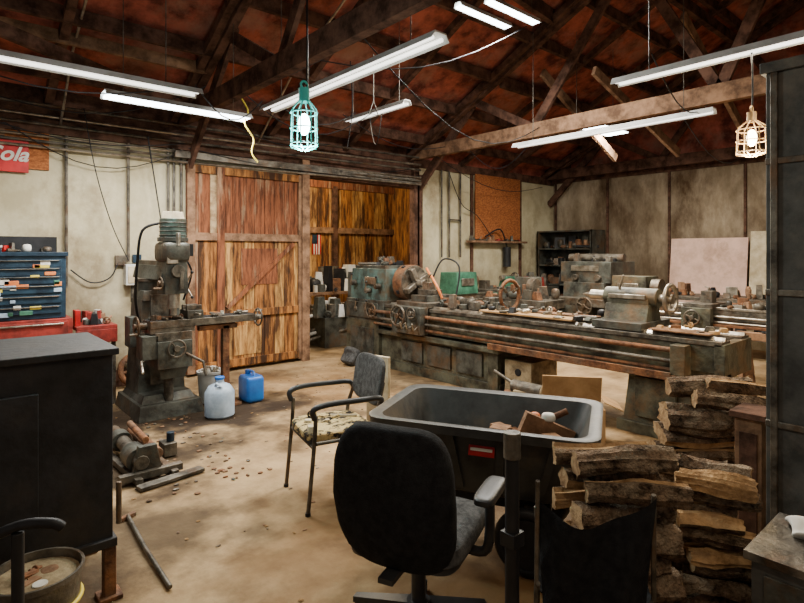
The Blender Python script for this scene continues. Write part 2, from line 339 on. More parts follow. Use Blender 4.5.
wire((6.4,2.6,3.2),(10.4,3.2,3.2),.3);wire((4.4,2.0,3.2),(6.4,2.3,3.2),.25);wire((1.8,4.9,3.1),(2.5,5.0,3.1),.25);wire((2.55,4.9,3.1),(4.16,5.7,3.4),.2)
wire((2.5,5.6,3.3),(2.5,2.4,3.35),.1,'black',.008);wire((2.45,4.4,3.4),(5.2,3.8,4.2),.3);wire((-.5,5.6,3.4),(1.8,5.0,3.1),.3);wire((4.1,5.9,3.4),(6.3,6.2,3.3),.2)
wire((-1.5,6.9,3.1),(.6,7.0,2.95),.25);wire((.6,7.0,2.95),(2.3,7.0,2.8),.3);wire((4.2,5.2,3.4),(4.3,5.6,3.4),.45);wire((6.45,5.8,3.2),(6.45,4.6,3.2),.35)
b.path([(2.5,5.5,3.25),(2.56,5.45,3.1),(2.50,5.4,2.95),(2.6,5.4,2.8),(2.57,5.38,2.65),(2.63,5.36,2.55)],.008,'yel',sm=6)
b.path([(4.0,5.6,4.0),(4.03,5.6,3.4),(3.95,5.6,2.9)],.007,'black',sm=6); b.path([(3.0,5.0,4.2),(3.03,5.0,3.5),(2.98,5.0,3.2)],.006,'black',sm=6)
b.path([(1.3,6.9,3.2),(1.42,6.9,2.5),(1.6,6.95,1.9),(1.78,6.98,1.5)],.006,'black',sm=6)
b.path([(2.0,7.0,3.0),(2.12,7.0,2.2),(2.2,6.95,1.6)],.008,'black',sm=6)
b.path([(7.2,7.0,3.1),(7.5,6.95,2.5),(8.0,7.0,2.3),(8.4,6.98,1.9)],.008,'black',sm=6)
b.done('hanging_wires',bevel=0)
# ------------------------------------------------------------ light fixtures
def fixture(name,x0,y0,x1,y1,z,lit,w=.16,top=None,area=0,tubes=2,col=(1,.97,.90)):
    b=B();p=Vector((x0,y0,z));q=Vector((x1,y1,z));a=(q-p).normalized();s=a.cross(Vector((0,0,1)))
    prof=[(-w/2,0),(-w*.3,.055),(w*.3,.055),(w/2,0),(w/2-.004,0),(w*.28,.045),(-w*.28,.045),(-w/2+.004,0)]
    b.loft([[e+s*u+Vector((0,0,v)) for u,v in prof] for e in(p,q)],'paint')
    if lit:
        beam(b,p+Vector((0,0,.012))+a*.02,q+Vector((0,0,.012))-a*.02,w*.8,.02,'ledw')
    else:
        for t in((-.25,.25) if tubes==2 else (0,)):
            b.cyl(p+s*w*t+Vector((0,0,.018))+a*.03,q+s*w*t+Vector((0,0,.018))-a*.03,.014,'tube',n=10)
    for t in(.12,.88):
        e=p.lerp(q,t); b.path([e+Vector((0,0,.05)),e+Vector((0,0,(top or roofz(e.y)-.15)-z))],.004,'steel',n=6)
    o=b.done(name,bevel=0)
    if area:
        l=bpy.data.lights.new(name+'_light','AREA'); l.shape='RECTANGLE'; L=(q-p).length; l.size=L*.9; l.size_y=w*.8; l.energy=area; l.color=col
        lo=bpy.data.objects.new('lamp_glow',l); bpy.context.scene.collection.objects.link(lo)
        lo.location=((x0+x1)/2,(y0+y1)/2,z-.012); lo.rotation_euler=(0,0,math.atan2(a.y,a.x))
        lo.parent=o; lo.matrix_parent_inverse=Matrix.Translation(-Vector(o.location))
    return o
WC=(1,.82,.58)
fixture('unseen_fill_fixture',-.6,4.9,1.84,4.9,3.0,False,.2,area=35)
fixture('led_shop_light',1.18,5.46,2.57,5.46,3.0,True,.24,area=170)
fixture('unseen_fill_fixture',2.55,5.0,2.55,2.55,3.0,False,.17,area=40,col=WC)
fixture('unseen_fill_fixture',4.16,5.9,4.16,4.7,3.3,False,.14,area=12,col=WC)
fixture('unseen_fill_fixture',5.97,4.56,5.97,2.08,3.0,False,.14,area=75,col=WC)
fixture('unseen_fill_fixture',4.37,2.3,4.37,-.15,3.0,False,.14,area=40,col=WC)
fixture('led_shop_light',6.75,4.2,8.1,4.2,3.42,True,.42,area=210,col=(1,.92,.78))
fixture('led_shop_light',4.15,3.9,5.0,3.9,4.15,True,.12,area=120)
fixture('led_shop_light',4.3,3.62,5.15,3.62,4.15,True,.12,area=120)
fixture('unseen_fill_fixture',.6,1.0,.6,-1.4,3.1,False,.2,area=28,col=WC)  # this fixture and the next two are unseen, added as fill light
fixture('unseen_fill_fixture',3.2,.2,3.2,-2.2,3.1,False,.2,area=28,col=WC)
fixture('unseen_fill_fixture',8.8,1.5,8.8,-.9,3.1,False,.2,area=55,col=WC)
def cagelamp(x,y,z0,z1,top,cm,bm_,e,col,r=.07):
    b=B(); h=z1-z0
    b.cyl((x,y,z1-h*.22),(x,y,z1),.03,cm,n=16); b.tor((x,y,z1+.02),(0,1,0),.02,.006,cm)
    for k in range(8):
        a=k*math.pi/4; c,s_=math.cos(a),math.sin(a)
        b.path([(x+.03*c,y+.03*s_,z1-h*.2),(x+r*c,y+r*s_,z1-h*.35),(x+r*1.08*c,y+r*1.08*s_,z0+.02),(x+.02*c,y+.02*s_,z0)],.0035,cm,n=6)
    for t in(.1,.35,.6): b.tor((x,y,z0+h*t),(0,0,1),r*1.05,.0035,cm)
    b.sq((x,y,z0+h*.42),(.065,.065,.12),bm_,1,16,10)
    b.path([(x,y,z1),(x+.02,y,z1+.2*min(1,(top-z1)*2)),(x,y,top)],.006,'black',sm=5,n=6)
    o=b.done('caged_work_lamp',bevel=0)
    l=bpy.data.lights.new('bulb_light','POINT'); l.energy=e;l.color=col;l.shadow_soft_size=.05
    lo=bpy.data.objects.new('bulb_glow',l);bpy.context.scene.collection.objects.link(lo);lo.location=(x,y,z0-.04)
    lo.parent=o; lo.matrix_parent_inverse=Matrix.Translation(-Vector(o.location))
cagelamp(1.56,2.62,2.16,2.50,5,'cage','bulb',50,(.8,1,1))
cagelamp(4.36,1.28,2.27,2.58,3.0,'cagetan','bulbw',55,(1,.8,.5),.09)
l=bpy.data.lights.new('annex_bulb','POINT'); l.energy=230;l.color=(1,.80,.5);l.shadow_soft_size=.15
lo=bpy.data.objects.new('annex_ceiling_lamp',l);bpy.context.scene.collection.objects.link(lo);lo.location=(5.2,8.4,2.95)
b=B(); b.path([(3.9,5.0,3.9),(3.9,5.0,3.35),(3.83,5.0,3.2),(3.97,5.0,3.2),(3.9,5.0,3.35)],.008,'steel',n=6); b.done('hanging_hook',bevel=0)
# ------------------------------------------------------------ stove
b=B()
b.b2(-.62,.64,2.77,3.36,.27,1.13,'stove'); b.b2(-.65,.66,2.74,3.4,1.13,1.16,'stove'); b.b2(-.64,.655,2.75,3.37,.25,.29,'stove')
b.b2(-.4,.35,2.745,2.775,.45,1.0,'stove')
for x in(-.58,.6):
    for y in(2.8,3.3):
        b.box((x+.03,y-.0,.13),(.05,.06,.26),'rust'); b.box((x+.03,y,.01),(.1,.1,.02),'rust')
b.cyl((.655,2.73,.55),(.655,2.73,.36),.012,'steel')
b.done('wood_stove')
b=B(); b.cyl((.215,2.13,0),(.215,2.13,.70),.018,'black'); b.box((.215,2.13,.01),(.22,.22,.02),'black'); b.path([(.08,2.2,.66),(.215,2.13,.72),(.30,2.08,.72),(.33,2.07,.70)],.017,'black',sm=5); b.done('iron_stand')
b=B(); b.rev([(.12,0),(.15,.40),(.158,.40),(.158,.42),(.148,.42),(.145,.36)],(.30,2.42,0),(0,0,1),'steel'); b.cyl((.30,2.42,.36),(.30,2.42,.39),.143,'tan')
b.tor((.30,2.42,.30),(0,0,1),.147,.008,'yel'); b.junk(.24,.36,2.36,2.48,.385,6,['paper','rust','steel','timber'],.05,.015); b.done('scrap_bucket',bevel=0)
b=B(); b.cyl((.45,2.15,0),(.45,2.15,.22),.07,'yel');b.cyl((.45,2.15,.22),(.45,2.15,.24),.05,'black'); b.done('yellow_can')
b=B(); b.path([(.9,3.55,.018),(.87,3.1,.022),(.86,2.66,.018)],.012,'steel'); b.box((.9,3.55,.012),(.1,.03,.024),'rust',rz=.4); b.done('iron_bar')
b=B(); b.path([(.82,3.6,.012),(.8,4.1,.012)],.01,'rust'); b.done('iron_rod')
b=B()
b.box((1.30,4.45,.03),(.05,.95,.04),'steel',rz=.05); b.box((1.06,4.45,.03),(.05,.95,.04),'steel',rz=.05)
for y in(4.05,4.85): b.box((1.18,y,.05),(.42,.06,.05),'steel')
b.cyl((1.12,4.05,.13),(1.14,4.92,.13),.05,'steel'); b.cyl((1.27,4.2,.12),(1.27,4.88,.12),.04,'rust')
b.cyl((1.12,4.12,.13),(1.12,4.3,.13),.085,'cast'); b.cyl((1.13,4.6,.13),(1.13,4.72,.13),.075,'cast')
b.box((1.16,4.08,.14),(.2,.05,.2),'cast',tx=.6); b.cyl((1.2,4.25,.22),(1.22,4.75,.22),.025,'rust')
b.box((1.28,3.93,.02),(.46,.08,.025),'steel',rz=.15); b.box((1.42,4.45,.06),(.1,.14,.1),'steel');b.cyl((1.44,4.45,.11),(1.44,4.45,.18),.03,'navy')
b.done('pipe_roller_stand')
b=B()
for _ in range(260):
    x=R.uniform(1,4.4);y=R.uniform(2,6.6); b.sq((x,y,.003),(R.uniform(.01,.035),R.uniform(.01,.025),.006),R.choice(['bark','timber','steel','dust']),.8,8,5)
for _ in range(170):
    x=R.uniform(3.3,4.6);y=R.uniform(2.6,4.2); b.sq((x,y,.01),(R.uniform(.02,.07),R.uniform(.02,.05),.02),R.choice(['bark','timber','steel','rust']),.8,8,5)
for _ in range(90):
    x=R.uniform(1.0,1.9);y=R.uniform(3.6,5.4); b.sq((x,y,.006),(R.uniform(.015,.05),R.uniform(.015,.04),.012),R.choice(['bark','timber','steel','rust']),.8,8,5)
b.done('floor_debris',bevel=0)
# ------------------------------------------------------------ tool chest + cabinet
b=B()
b.b2(.3,1.03,6.3,6.85,.95,1.58,'navy'); b.b2(.28,1.05,6.28,6.87,1.56,1.6,'navy'); b.b2(.3,1.03,6.8,6.86,1.6,1.76,'black')
for i,z in enumerate((1.0,1.1,1.2,1.29,1.37,1.45)):
    h=.075; b.b2(.34,.99,6.285,6.3,z,z+h,'navy'); b.b2(.36,.97,6.27,6.287,z+h-.014,z+h-.006,'steel')
for i in range(22): b.box((R.uniform(.45,.97),6.282,R.uniform(1.0,1.5)),(R.uniform(.04,.14),.006,R.uniform(.025,.05)),R.choice(['paper','yel','white','paint','green','oran']))
b.junk(.4,.97,6.4,6.8,1.6,12,['steel','red','paper','steel','navy'],.06,.1); b.done('tool_chest',bevel=.003)
b=B(); b.b2(.2,1.08,6.25,6.9,.06,.945,'rred')
for z in(.1,.32,.54,.74): b.b2(.24,1.04,6.235,6.25,z,z+.18,'rred'); b.b2(.28,1.0,6.22,6.236,z+.15,z+.165,'bsteel')
for x in(.28,1.0):
    for y in(6.32,6.8): b.cyl((x-.02,y,.03),(x+.02,y,.03),.03,'black')
b.done('roller_tool_cabinet',bevel=.003)
b=B(); b.b2(1.12,1.5,6.3,6.95,.8,.84,'rred'); b.b2(1.12,1.5,6.3,6.34,.66,.8,'rred')
for x in(1.15,1.47):
    for y in(6.34,6.9): b.b2(x-.02,x+.02,y-.02,y+.02,0,.8,'steel')
b.b2(1.12,1.5,6.35,6.9,.3,.33,'steel')
b.junk(1.24,1.42,6.4,6.84,.84,26,['paper','steel','timber','rred','cast','black'],.08,.14); b.box((1.15,6.45,.92),(.05,.12,.16),'red'); b.done('parts_bench')
sg=B(); sg.box((.31,YN-.045,2.63),(1.0,.03,.36),'red'); sgo=sg.done('cola_wall_sign',bevel=.003)
fc=bpy.data.curves.new('lettering','FONT'); fc.body='Cola'; fc.size=.21; fc.shear=.35; fc.extrude=.003; fc.offset=.005
fo=bpy.data.objects.new('lettering',fc); bpy.context.scene.collection.objects.link(fo); fc.materials.append(M['paper'])
fo.parent=sgo; fo.matrix_parent_inverse=Matrix.Translation(-Vector(sgo.location)); fo.location=(.40,YN-.066,2.57); fo.rotation_euler=(rad(90),0,0)
# ------------------------------------------------------------ milling machine
b=B(); mx,my=1.78,5.98
b.box((mx,my-.12,.07),(.62,.85,.14),'cast',tx=.92,ty=.94); b.box((mx,my-.1,.17),(.52,.7,.08),'cast',tx=.85,ty=.85)
b.box((mx,my,.65),(.46,.44,.95),'cast',tx=.78,ty=.85); b.box((mx,my-.2,.72),(.22,.08,.9),'steel')
b.box((mx,my-.02,1.16),(.36,.38,.1),'cast',tx=.9,ty=.9)
b.cyl((mx,my,1.2),(mx,my,1.3),.17,'cast'); b.cyl((mx,my,1.3),(mx,my,1.33),.19,'steel')
b.box((mx,my-.1,1.40),(.24,.95,.14),'cast',tx=.75); b.box((mx,my-.1,1.49),(.16,.9,.05),'steel')
b.box((mx,my-.42,.62),(.32,.42,.26),'cast'); b.box((mx,my-.40,.44),(.22,.3,.12),'cast',tx=1.3,ty=1.3)
b.cyl((mx,my-.42,.12),(mx,my-.42,.5),.045,'steel'); b.box((mx,my-.42,.79),(.34,.36,.08),'steel'); b.box((mx,my-.42,.845),(.42,.28,.05),'steel')
tx=2.10; b.box((tx,my-.44,.905),(1.06,.25,.07),'steel')
for k in(-.07,0,.07): b.box((tx,my-.44+k,.943),(1.06,.018,.006),'black')
for sx in(-1,1):
    b.cyl((tx+sx*.53,my-.44,.89),(tx+sx*.62,my-.44,.89),.035,'steel'); b.wheel((tx+sx*.62,my-.44,.89),(sx,0,0),.09,'steel',3,.01)
b.wheel((mx,my-.66,.68),(0,-1,0),.08,'steel',3,.01); b.path([(mx-.16,my-.5,.6),(mx-.3,my-.6,.58),(mx-.32,my-.72,.5)],.013,'bsteel')
b.path([(mx+.1,my-.62,.62),(mx+.2,my-.8,.55),(mx+.22,my-.82,.42)],.014,'steel')
b.box((2.0,my-.44,.98),(.16,.22,.08),'cast'); b.box((2.0,my-.5,1.04),(.15,.04,.06),'steel'); b.box((2.0,my-.38,1.04),(.15,.04,.06),'steel'); b.cyl((2.0,my-.55,.99),(2.0,my-.66,.99),.012,'bsteel')
b.junk(2.2,2.55,my-.53,my-.36,.945,9,['steel','rust','bsteel','cast'],.06,.07); b.junk(1.62,1.9,my-.53,my-.36,.945,9,['steel','rust','cast'],.07,.1)
b.box((1.56,my-.5,.7),(.14,.2,.22),'cast'); b.box((mx-.24,my-.05,.8),(.08,.2,.3),'cast')
hy=my-.55
b.box((mx,hy,1.36),(.22,.22,.32),'cast',tx=.9); b.cyl((mx,hy-.02,1.06),(mx,hy-.02,1.22),.055,'bsteel'); b.cyl((mx,hy-.02,.99),(mx,hy-.02,1.07),.03,'bsteel'); b.cyl((mx,hy-.02,1.2),(mx,hy-.02,1.26),.08,'cast')
b.cyl((mx,hy-.12,1.42),(mx,hy-.16,1.42),.06,'steel')
b.sq((mx,hy+.02,1.60),(.26,.36,.2),'cast',.4); b.cyl((mx,hy,1.70),(mx,hy,1.74),.14,'cast')
b.cyl((mx,hy,1.74),(mx,hy,1.92),.12,'teal',n=28)
for z in(1.76,1.80,1.84,1.88): b.tor((mx,hy,z),(0,0,1),.12,.006,'cast')
b.cyl((mx,hy,1.92),(mx,hy,1.985),.105,'cream',.09); b.cyl((mx,hy-.15,1.66),(mx,hy-.15,1.78),.02,'bsteel')
for a in(0,2.1,4.2): b.cyl((mx+.12,hy,1.28),(mx+.16,hy+.14*math.cos(a),1.28+.14*math.sin(a)),.008,'bsteel'); b.sq((mx+.16,hy+.14*math.cos(a),1.28+.14*math.sin(a)),(.03,.03,.03),'black',1,10,6)
b.wheel((mx-.13,hy-.05,1.3),(-1,0,0),.06,'steel',3,.007)
b.box((mx+.16,hy+.05,1.62),(.07,.12,.12),'black'); b.box((mx-.05,hy-.14,1.52),(.1,.02,.06),'bsteel'); b.box((mx+.03,hy-.14,1.33),(.03,.05,.16),'steel')
b.path([(mx-.1,hy+.05,1.88),(mx-.25,hy+.1,1.8),(mx-.28,hy+.15,1.5),(mx-.27,hy+.25,1.15),(mx-.2,hy+.4,.9)],.013,'black',sm=8)
b.path([(mx+.1,hy+.1,1.6),(mx+.25,hy+.2,1.4),(mx+.22,hy+.35,1.1)],.01,'black',sm=8)
b.done('vertical_milling_machine',bevel=.006)
b=B(); b.box((2.33,5.5,.42),(.07,.07,.84),'rust'); b.box((2.33,5.5,.015),(.3,.16,.03),'rust'); b.box((2.25,5.5,.83),(.4,.07,.05),'rust'); b.done('support_stand')
b=B(); b.rev([(.12,0),(.14,.02),(.14,.24),(.10,.30),(.04,.33),(.04,.36)],(2.14,5.18,0),(0,0,1),'white'); b.cyl((2.14,5.18,.36),(2.14,5.18,.385),.045,'blue')
b.path([(2.08,5.18,.28),(2.08,5.10,.34),(2.12,5.08,.30)],.012,'white'); b.done('white_jug')
b=B(); b.rev([(.12,0),(.14,.30),(.148,.30),(.148,.33),(.135,.33),(.13,.29)],(2.29,5.77,0),(0,0,1),'paint'); b.cyl((2.29,5.77,.27),(2.29,5.77,.3),.128,'black'); b.junk(2.22,2.36,5.7,5.84,.3,14,['bsteel','steel','paper','bsteel'],.07,.08); b.done('chip_bucket')
b=B(); b.sq((2.62,5.5,.14),(.2,.26,.28),'blue',.3); b.cyl((2.62,5.58,.27),(2.62,5.58,.32),.03,'blue'); b.path([(2.62,5.42,.27),(2.62,5.45,.32),(2.62,5.52,.32),(2.62,5.55,.28)],.012,'blue'); b.done('blue_jug',bevel=0)
b=B(); c=Vector((1.86,6.98,.2)); ax=Vector((0,-1,.25)).normalized()
b.tor(c,ax,.17,.035,'rust'); b.wheel(c,ax,.16,'rust',6,.02,.05,'steel'); b.cyl(c-ax*.03,c+ax*.03,.03,'steel'); b.done('gear_wheel')
# ------------------------------------------------------------ main lathe
b=B(); X0,X1=4.75,5.38
b.b2(X0-.02,X1+.02,5.95,6.72,0,.62,'lathe'); b.b2(X0+.02,X1,3.85,5.95,0,.12,'lathe'); b.b2(X0+.04,X1-.02,3.9,5.95,.12,.48,'lathe'); b.b2(X0-.06,X1+.06,3.8,5.95,.48,.53,'lathe')
b.b2(X0,X0+.06,3.86,4.0,0,.5,'lathe')
for y in(4.3,4.8,5.3): b.b2(X0+.01,X0+.05,y-.2,y+.2,.17,.43,'cast')
b.b2(X0-.035,X0-.015,6.05,6.6,.08,.52,'cast')
b.b2(X0+.05,X1-.1,3.45,3.8,.0,.42,'tan')
for z in(.15,.3): b.cyl((X0+.04,3.62,z),(X0+.055,3.62,z),.04,'black')
b.box(((X0+X1)/2,2.12,.3),(.62,.62,.6),'lathe',tx=.9,ty=.8); b.b2(X0-.04,X1+.04,1.78,2.46,0,.1,'lathe'); b.b2(X0-.02,X0+.02,1.95,2.3,.15,.5,'lathe')
b.b2(X0-.12,X1+.05,1.95,3.9,.535,.56,'rust'); b.b2(X0-.13,X0-.11,1.95,3.9,.535,.6,'rust')
b.b2(X0+.02,X0+.16,1.62,6.0,.62,.84,'lathe'); b.b2(X1-.16,X1-.02,1.62,6.0,.62,.84,'lathe'); b.b2(X0,X0+.18,1.6,6.0,.84,.88,'steel'); b.b2(X1-.18,X1,1.6,6.0,.84,.88,'steel')
b.prism([(X0+.06,.88),(X0+.09,.91),(X0+.12,.88)],1.6,5.8,'bsteel'); b.prism([(X1-.12,.88),(X1-.09,.91),(X1-.06,.88)],1.6,5.8,'bsteel')
for i in range(9): b.b2(X0+.12,X1-.12,1.65+i*.5,1.72+i*.5,.62,.8,'lathe')
b.b2(X0,X1,1.58,1.66,.58,.86,'lathe'); b.b2(X0+.02,X1-.02,2.0,6.0,.56,.63,'lathe')
for z,x,r,mm in((.78,X0-.06,.022,'rust'),(.69,X0-.07,.018,'steel'),(.615,X0-.06,.016,'rust')): b.cyl((x,1.9,z),(x,6.0,z),r,mm)
b.b2(X0-.11,X0+.02,1.84,1.96,.58,.83,'lathe')
b.box((X0+.1,1.62,.55),(.09,.08,.14),'rust'); b.box((X0+.1,1.56,.42),(.08,.12,.22),'rust',tx=.6)
b.b2(X0-.02,X1+.02,5.85,6.72,.62,.92,'cast'); b.box(((X0+X1)/2+.02,6.28,1.13),(.60,.84,.46),'teal',tx=.92,ty=.95); b.box(((X0+X1)/2+.02,6.28,1.38),(.5,.7,.05),'cast')
b.b2(X0-.045,X0-.02,5.95,6.65,.66,.88,'cast'); b.b2(X0-.0,X0+.02,6.05,6.3,1.14,1.24,'bsteel')
for y,z in((6.55,1.15),(6.2,1.05),(5.98,1.12),(6.45,.78),(6.2,.78)): 
    b.cyl((X0+.02,y,z),(X0-.06,y,z),.04,'steel'); b.cyl((X0-.06,y,z),(X0-.08,y-.05,z+.13),.01,'bsteel'); b.sq((X0-.08,y-.05,z+.13),(.035,.035,.035),'black',1,10,6)
b.wheel((X0-.08,6.05,.78),(-1,0,0),.1,'steel',4,.01)
b.box(((X0+X1)/2,6.76,1.0),(.5,.1,.6),'cast'); b.junk(X0+.1,X1-.1,6.0,6.6,1.405,16,['steel','steel','rust','cast','cast','black'],.1,.14)
cx=(X0+X1)/2+.02; cz=1.17
b.cyl((cx,5.86,cz),(cx,5.78,cz),.15,'steel'); b.cyl((cx,5.78,cz),(cx,5.60,cz),.25,'rust',n=36); b.cyl((cx,5.60,cz),(cx,5.585,cz),.24,'steel',n=36)
for k in range(4):
    a=k*math.pi/2+.5; u=Vector((math.cos(a),0,math.sin(a)))
    b.box(Vector((cx,5.55,cz))+u*.14,(.17,.09,.07),'bsteel',ry=-a); b.box(Vector((cx,5.69,cz))+u*.25,(.03,.05,.05),'black',ry=-a)
b.cyl((cx,5.585,cz),(cx,5.4,cz),.05,'bsteel')
b.b2(X0-.03,X1+.03,4.95,5.55,.89,.95,'steel'); b.b2(X0-.16,X0-.02,4.95,5.5,.56,.9,'cast')
b.wheel((X0-.2,5.33,.78),(-1,0,0),.13,'steel',4,.014,.035); b.wheel((X0-.2,5.08,.83),(-1,0,0),.07,'steel',3,.01)
for y in(5.0,5.12,5.22): b.path([(X0-.16,y,.66),(X0-.24,y-.02,.63),(X0-.28,y-.03,.72)],.01,'bsteel')
b.b2(X0+.1,X1-.05,5.1,5.4,.95,1.03,'cast'); b.b2(X0+.2,X0+.4,5.12,5.38,1.03,1.1,'steel'); b.box((X0+.28,5.25,1.15),(.12,.12,.1),'bsteel'); b.cyl((X0+.28,5.25,1.2),(X0+.28,5.25,1.28),.015,'bsteel'); b.path([(X0+.28,5.25,1.26),(X0+.18,5.1,1.32)],.012,'bsteel')
b.path([(X0+.35,5.05,.95),(X0+.30,5.12,1.15),(X0+.33,5.35,1.38)],.018,'oran',sm=6)
b.path([(X0+.5,4.98,.95),(X0+.6,5.0,1.4),(X0+.5,5.2,1.5),(X0+.4,5.3,1.25)],.012,'black',sm=8)
b.b2(X0+.02,X0+.22,2.95,4.15,.915,.935,'card'); b.box((X0+.40,3.5,.925),(.14,1.2,.025),'timber',rz=.05); b.b2(X0+.02,X0+.24,1.7,2.2,.915,.93,'timber'); b.junk(X0+.1,X1-.1,4.2,4.9,.91,30,['steel','rust','steel','timber','cast','cast'],.12,.17)
b.junk(X0+.05,X1-.05,2.8,4.2,.93,30,['steel','rust','bsteel','cast','black','cast'],.08,.09); b.junk(X0+.05,X1-.1,1.65,2.2,.92,8,['steel','rust','card'],.07,.06)
sc=Vector((X0+.33,3.95,1.10)); b.tor(sc,(0,1,0),.17,.022,'rust'); b.box((X0+.33,3.95,.91),(.4,.07,.04),'rust')
for a in(.5,2.6,4.7): b.cyl(sc+Vector((math.cos(a),0,math.sin(a)))*.2,sc+Vector((math.cos(a),0,math.sin(a)))*.07,.018,'steel')
ty=2.5; b.b2(X0+.02,X1-.02,ty-.24,ty+.24,.89,.96,'cast'); b.box((cx,ty,1.03),(.3,.42,.16),'lathe',tx=.7); b.cyl((cx,ty-.26,cz),(cx,ty+.25,cz),.09,'lathe'); b.box((cx,ty,1.1),(.2,.4,.12),'lathe')
b.cyl((cx,ty+.25,cz),(cx,ty+.42,cz),.05,'bsteel'); b.cyl((cx,ty+.42,cz),(cx,ty+.52,cz),.035,'bsteel',.004)
b.cyl((cx,ty-.26,cz),(cx,ty-.34,cz),.04,'bsteel'); b.wheel((cx,ty-.36,cz),(0,-1,0),.13,'bsteel',3,.018,.045)
b.cyl((cx,ty-.32,cz),(cx,ty-.35,cz),.08,'bsteel',.07); b.path([(cx-.05,ty+.1,1.24),(cx-.06,ty+.05,1.38)],.012,'bsteel'); b.b2(cx-.12,cx-.09,ty-.18,ty+.18,1.16,1.20,'bsteel')
b.done('engine_lathe',bevel=.005)
b=B(); b.sq((4.5,6.3,.13),(.2,.3,.26),'gfabric',.7,f=lambda p:(p.x+.03*math.sin(p.z*30),p.y+.03*math.sin(p.x*30),p.z)); b.done('shop_rag_bundle',bevel=0)
b=B(); b.box((4.3,3.1,.03),(.36,.5,.06),'tan',rz=.2); b.box((4.3,3.15,.16),(.2,.3,.24),'tan',rz=.2,tx=.6,ty=.7); b.cyl((4.3,3.3,.3),(4.3,2.95,.3),.06,'steel'); b.path([(4.28,3.0,.3),(4.2,2.8,.45),(4.18,2.7,.42)],.018,'steel'); b.path([(4.3,3.25,.3),(4.25,3.5,.42)],.015,'steel'); b.wheel((4.3,2.92,.3),(0,-1,0),.09,'tan',3,.014)
b.junk(4.15,4.45,2.85,3.35,.0,18,['tan','steel','rust','cast'],.12,.26); b.done('bench_vise')
b=B(); b.box((3.95,2.45,.40),(.46,.012,.42),'card',rz=-.9,rx=.3)
b.box((4.15,2.52,.02),(.4,.3,.02),'card',rz=-.9)
dr=Matrix.Rotation(-.9,3,'Z')
for sx,sy,wx,wy in((-.2,0,.012,.3),(.2,0,.012,.3),(0,-.15,.4,.012),(0,.15,.4,.012)): b.box(Vector((4.15,2.52,.16))+dr@Vector((sx,sy,0)),(wx,wy,.3),'card',rz=-.9)
b.box(Vector((4.15,2.52,.34))+dr@Vector((.27,0,0)),(.16,.3,.008),'card',rz=-.9,ry=.4)
b.done('cardboard_box',bevel=0)
# ------------------------------------------------------------ other machines
b=B()
b.box((8.0,4.45,.55),(.9,.8,1.1),'cast',tx=.9,ty=.9); b.box((8.05,4.45,1.27),(.8,.9,.34),'cast'); b.box((7.64,4.45,1.33),(.02,.5,.09),'bsteel'); b.cyl((8.1,4.0,1.5),(8.1,5.0,1.5),.07,'steel'); b.box((7.45,4.4,.8),(.3,1.0,.12),'steel'); b.box((7.45,4.4,.55),(.3,.4,.4),'cast')
b.wheel((7.28,4.25,.75),(-1,0,0),.13,'steel',4); b.junk(7.8,8.3,4.1,4.8,1.44,12,['steel','timber','black','rust'],.12,.14)
for y in(4.2,4.6): b.cyl((7.64,y,1.18),(7.58,y,1.18),.05,'steel')
o=b.done('horizontal_milling_machine'); o.location.x+=.5; o.location.y+=.35
def minilathe(name,x,y,L,mt,rz):
    b=B(); b.b2(-L/2,-L/2+.45,-.25,.25,0,.75,mt); b.b2(L/2-.35,L/2,-.22,.22,0,.75,mt); b.b2(-L/2,L/2,-.18,.18,.75,.88,'steel'); b.b2(-L/2,L/2,-.19,-.13,.88,.91,'bsteel'); b.b2(-L/2,L/2,.13,.19,.88,.91,'bsteel')
    b.b2(-L/2+.3,L/2-.2,-.28,.28,.68,.71,'rust')
    b.box((-L/2+.28,0,1.08),(.52,.42,.36),mt,tx=.93,ty=.9); b.cyl((-L/2+.54,0,1.1),(-L/2+.66,0,1.1),.13,'steel'); b.box((-L/2+.28,-.215,1.1),(.3,.02,.12),'bsteel')
    b.b2(-.2,.15,-.3,.3,.9,.95,'steel'); b.b2(-.2,.15,-.36,-.26,.62,.9,mt); b.wheel((-.05,-.4,.78),(0,-1,0),.09,'steel',4); b.box((0,0,1.02),(.14,.14,.16),'steel')
    b.box((L/2-.3,0,1.03),(.3,.2,.24),mt,tx=.8,ty=.7); b.cyl((L/2-.5,0,1.12),(L/2-.1,0,1.12),.05,'bsteel'); b.wheel((L/2-.08,0,1.12),(1,0,0),.09,'steel',4)
    b.cyl((-L/2+.4,-.23,.8),(L/2-.1,-.23,.8),.015,'bsteel'); b.cyl((-L/2+.4,-.23,.73),(L/2-.1,-.23,.73),.015,'bsteel')
    b.junk(.2,L/2-.5,-.15,.15,.9,14,['steel','rust','cast','timber'],.1,.14)
    return b.done(name,(x,y,0),rz)
minilathe('green_lathe',7.45,6.35,1.9,'green',0)
minilathe('toolroom_lathe',7.6,2.72,2.5,'lathe',rad(-90))
b=B(); b.box((6.6,4.9,.4),(.6,.7,.8),'cast'); b.box((6.6,4.9,.86),(.5,1.1,.12),'steel'); b.box((6.75,4.9,1.05),(.3,.3,.35),'cast',tx=.8); b.cyl((6.6,4.75,1.1),(6.6,4.65,1.1),.12,'steel'); b.junk(6.4,6.8,4.4,5.4,.92,22,['steel','cast','rust','cast'],.12,.22); b.done('surface_grinder')
b=B()
for x in(10.0,10.48):
    for y in(5.75,7.0): b.b2(x-.02,x+.02,y-.02,y+.02,0,2.05,'cast')
for z in(.1,.5,.9,1.3,1.65,2.02): b.b2(9.98,10.5,5.73,7.02,z,z+.03,'cast')
b.b2(10.48,10.5,5.73,7.02,0,2.05,'cast'); b.b2(9.98,10.5,5.73,5.75,0,2.05,'cast');b.b2(9.98,10.5,7.0,7.02,0,2.05,'cast')
